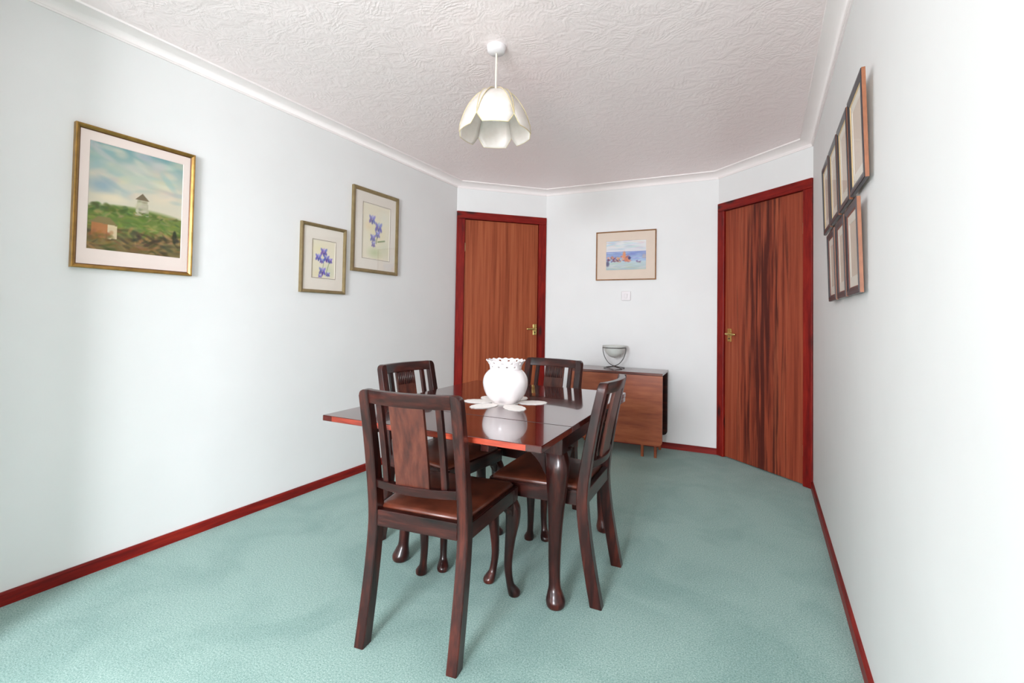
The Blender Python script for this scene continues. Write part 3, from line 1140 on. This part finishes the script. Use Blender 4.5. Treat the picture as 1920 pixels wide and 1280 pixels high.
cv.poly([(.47, .535), (.62, .535), (.545, .60)], (112, 98, 76), .9)
cv.scatter(18, .48, .61, .38, .52, .03, .02, [(196, 188, 164), (140, 134, 110)], .5)
cv.poly([(.04, .13), (.20, .11), (.20, .25), (.04, .26)], (186, 122, 80), .9)
cv.poly([(.20, .11), (.29, .12), (.29, .24), (.20, .25)], (222, 202, 168), .9)
cv.poly([(.03, .255), (.30, .24), (.22, .31), (.10, .31)], (138, 120, 82), .9)
cv.scatter(26, .02, .30, .10, .18, .04, .02, [(150, 100, 64), (110, 96, 58)], .5)
cv.scatter(30, .30, .75, .36, .41, .03, .012, [(84, 104, 54), (120, 132, 72)], .8, .3)
cv.dab(.92, .21, .030, .08, (52, 58, 44), 0, .9, .3)
cv.scatter(40, .45, 1, .08, .2, .06, .02, [(72, 74, 50), (92, 84, 62), (60, 60, 52)], .6, .5)
y0, y1, z0, z1 = 0.7966, 1.2443, 1.2572, 1.8437
w, h = y1 - y0, z1 - z0
picture('framed_landscape', (0.0, y0, z0), math.pi / 2, w, h, 0.014, 0.022, MAT['gold'], MAT['mount_p'], (0.049, w - 0.046, 0.080, h - 0.056), cv,
        'large gold-framed print of a green hillside under a cloudy sky', inner=MAT['goldin'])


def iris(seed, flowers, stems, wash):
    c = Canvas(.2, .3, 80, 120, (238, 230, 206))
    c.rng = np.random.default_rng(seed)
    for u, v, ru, rv, col in wash: c.dab(u, v, ru, rv, col, 0, .6, .9)
    for (ua, va, ub, vb_) in stems:
        for k in range(14):
            q = k / 13
            c.dab(ua + (ub - ua) * q, va + (vb_ - va) * q, .02, .02, (122, 142, 92), 0, .8, .5)
    for u, v, s in flowers:
        for dx, dy, rx, ry, an, col in ((0, .05, .45, .8, 0, (150, 150, 214)), (-.5, .2, .35, .75, .5, (120, 118, 196)), (.5, .2, .35, .75, -.5, (134, 130, 206)),
                                        (-.55, -.5, .38, .7, -.4, (96, 90, 178)), (.5, -.55, .36, .7, .4, (104, 96, 186)), (0, -.7, .32, .7, 0, (84, 74, 160)),
                                        (.1, .5, .25, .4, 0, (196, 196, 232)), (0, -.2, .12, .2, 0, (226, 196, 120))):
            c.dab(u + dx * s, v + dy * s * .66, rx * s, ry * s * .66, np.array(col) + c.rng.normal(0, 8, 3), an, .85, .5)
    return c


y0, y1, z0, z1 = 1.8464, 2.1862, 1.2162, 1.6436
w, h = y1 - y0, z1 - z0
cv = iris(3, [(.50, .72, .17), (.27, .56, .15), (.62, .55, .15), (.78, .50, .12), (.42, .47, .11), (.45, .20, .17), (.70, .12, .10), (.36, .04, .10)], [(.6, .1, .75, .45), (.45, .05, .5, .5)],
          [(.3, .75, .4, .2, (240, 232, 190)), (.7, .2, .4, .25, (206, 216, 186)), (.3, .1, .35, .15, (236, 224, 176))])
picture('framed_iris_watercolour', (0.0, y0, z0), math.pi / 2, w, h, 0.020, 0.020, MAT['olive'], MAT['mount_c'], (0.086, w - 0.082, 0.096, h - 0.098), cv,
        'smaller gold-framed watercolour of blue irises, lower of the pair on the left wall', 'iris watercolours on the left wall', slip=MAT['olive'])
y0, y1, z0, z1 = 2.2373, 2.680, 1.3815, 1.9646
w, h = y1 - y0, z1 - z0
cv = iris(5, [(.34, .74, .13), (.58, .62, .15), (.55, .48, .10), (.38, .40, .11), (.40, .28, .08)], [(.5, .3, .56, .55), (.56, .33, .82, .37)],
          [(.5, .5, .4, .3, (238, 226, 170)), (.45, .12, .35, .14, (182, 200, 140)), (.2, .6, .2, .12, (240, 214, 170)), (.8, .2, .3, .2, (214, 220, 190)), (.8, .8, .3, .2, (232, 232, 216))])
picture('framed_iris_watercolour', (0.0, y0, z0), math.pi / 2, w, h, 0.024, 0.020, MAT['olive'], MAT['mount_c'], (0.096, w - 0.084, 0.100, h - 0.098), cv,
        'taller gold-framed watercolour of pale irises, higher of the pair on the left wall', 'iris watercolours on the left wall', slip=MAT['olive'])

# --- seascape on the end wall
cv = Canvas(.36, .26, 120, 90, (232, 228, 220))
cv.grad(.62, (216, 214, 220), 1.0, (226, 226, 224))
cv.scatter(26, 0, 1, .7, 1, .2, .03, [(244, 238, 228), (206, 214, 222), (228, 204, 200), (176, 204, 214), (196, 198, 206)], .6, .1)
cv.grad(.0, (176, 190, 186), .30, (188, 204, 212))
cv.grad(.30, (170, 190, 214), .62, (132, 148, 200))
cv.scatter(70, 0, 1, .3, .6, .12, .015, [(150, 170, 214), (120, 140, 196), (176, 200, 216), (196, 196, 222)], .6, .05)
cv.scatter(40, 0, 1, 0, .25, .14, .02, [(190, 204, 190), (160, 180, 200), (210, 206, 210), (176, 196, 176)], .6, .1)
cv.scatter(46, .0, .62, .28, .46, .05, .035, [(214, 150, 120), (120, 84, 110), (226, 180, 140), (92, 84, 130), (190, 120, 110)], .8, .8)
cv.dab(.46, .50, .05, .16, (222, 146, 104), 0, .9, .4)
cv.dab(.52, .36, .07, .09, (214, 130, 96), .3, .9, .4)
cv.dab(.59, .40, .04, .07, (70, 66, 110), 0, .9, .4)
cv.dab(.04, .22, .06, .12, (84, 78, 110), 0, .8, .5)
cv.dab(.95, .45, .06, .10, (190, 176, 176), 0, .7, .5)
cv.scatter(14, .75, .9, .22, .34, .03, .02, [(120, 84, 130), (180, 190, 210)], .8, .6)
u_0, u_1, z0, z1 = 0.494, 1.022, 1.431, 1.869
w, h = u_1 - u_0, z1 - z0
pB = Vector(P2) + eB.normalized() * u_0
picture('framed_seascape', (pB.x, pB.y, z0), aB, w, h, 0.010, 0.016, MAT['oak'], MAT['mount_b'], (0.090, w - 0.085, 0.090, h - 0.085), cv,
        'thin brown-framed watercolour of rocks and sea above the drop-leaf table')

# --- seven small pictures on the right wall
def small(seed, kind):
    c = Canvas(.12, .2, 34, 50, (226, 216, 200))
    c.rng = np.random.default_rng(seed)
    if kind == 'pale':
        c.grad(0, (206, 208, 200), 1, (222, 226, 222))
        c.scatter(40, 0, 1, .1, .6, .12, .06, [(140, 170, 172), (196, 170, 158), (160, 186, 180)], .7)
    elif kind == 'figure':
        c.grad(0, (214, 206, 200), 1, (228, 224, 218))
        c.scatter(50, .2, .9, .0, .5, .14, .10, [(130, 108, 134), (176, 130, 134), (96, 86, 122)], .8)
    else:
        c.grad(0, (176, 146, 132), 1, (204, 182, 166))
        c.scatter(36, 0, 1, 0, 1, .16, .10, [(150, 112, 100), (190, 160, 140), (170, 130, 120)], .5)
        c.dab(.5, .34, .34, .38, (84, 56, 62), 0, .9, .4)
        c.dab(.52, .66, .16, .12, (150, 104, 90), 0, .9, .4)
        c.scatter(14, .25, .75, .1, .6, .10, .08, [(60, 44, 56), (128, 84, 78)], .7)
    return c


tilt = math.radians(1.6)
GR = 'small framed pictures on the right wall'
UP = [(1.690, 1.955, 'pale', 'nearest picture of the upper row on the right wall, pale print'),
      (1.982, 2.228, 'figure', 'second picture from the nearest in the upper row on the right wall'),
      (2.252, 2.498, 'dark', 'third picture from the nearest in the upper row on the right wall'),
      (2.522, 2.768, 'dark', 'farthest picture of the upper row on the right wall, nearest the door')]
for k, (ya, yb, kind, lab) in enumerate(UP):
    w, h = yb - ya, 0.328
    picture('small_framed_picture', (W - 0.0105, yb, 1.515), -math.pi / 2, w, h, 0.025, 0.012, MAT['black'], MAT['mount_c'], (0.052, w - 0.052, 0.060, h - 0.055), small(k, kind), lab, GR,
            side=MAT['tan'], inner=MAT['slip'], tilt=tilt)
LO = [(1.782, 2.030, 'nearest picture of the lower row on the right wall, dark print'),
      (2.060, 2.286, 'middle picture of the lower row on the right wall'),
      (2.330, 2.570, 'farthest picture of the lower row on the right wall, nearest the door')]
for k, (ya, yb, lab) in enumerate(LO):
    w, h = yb - ya, 0.300
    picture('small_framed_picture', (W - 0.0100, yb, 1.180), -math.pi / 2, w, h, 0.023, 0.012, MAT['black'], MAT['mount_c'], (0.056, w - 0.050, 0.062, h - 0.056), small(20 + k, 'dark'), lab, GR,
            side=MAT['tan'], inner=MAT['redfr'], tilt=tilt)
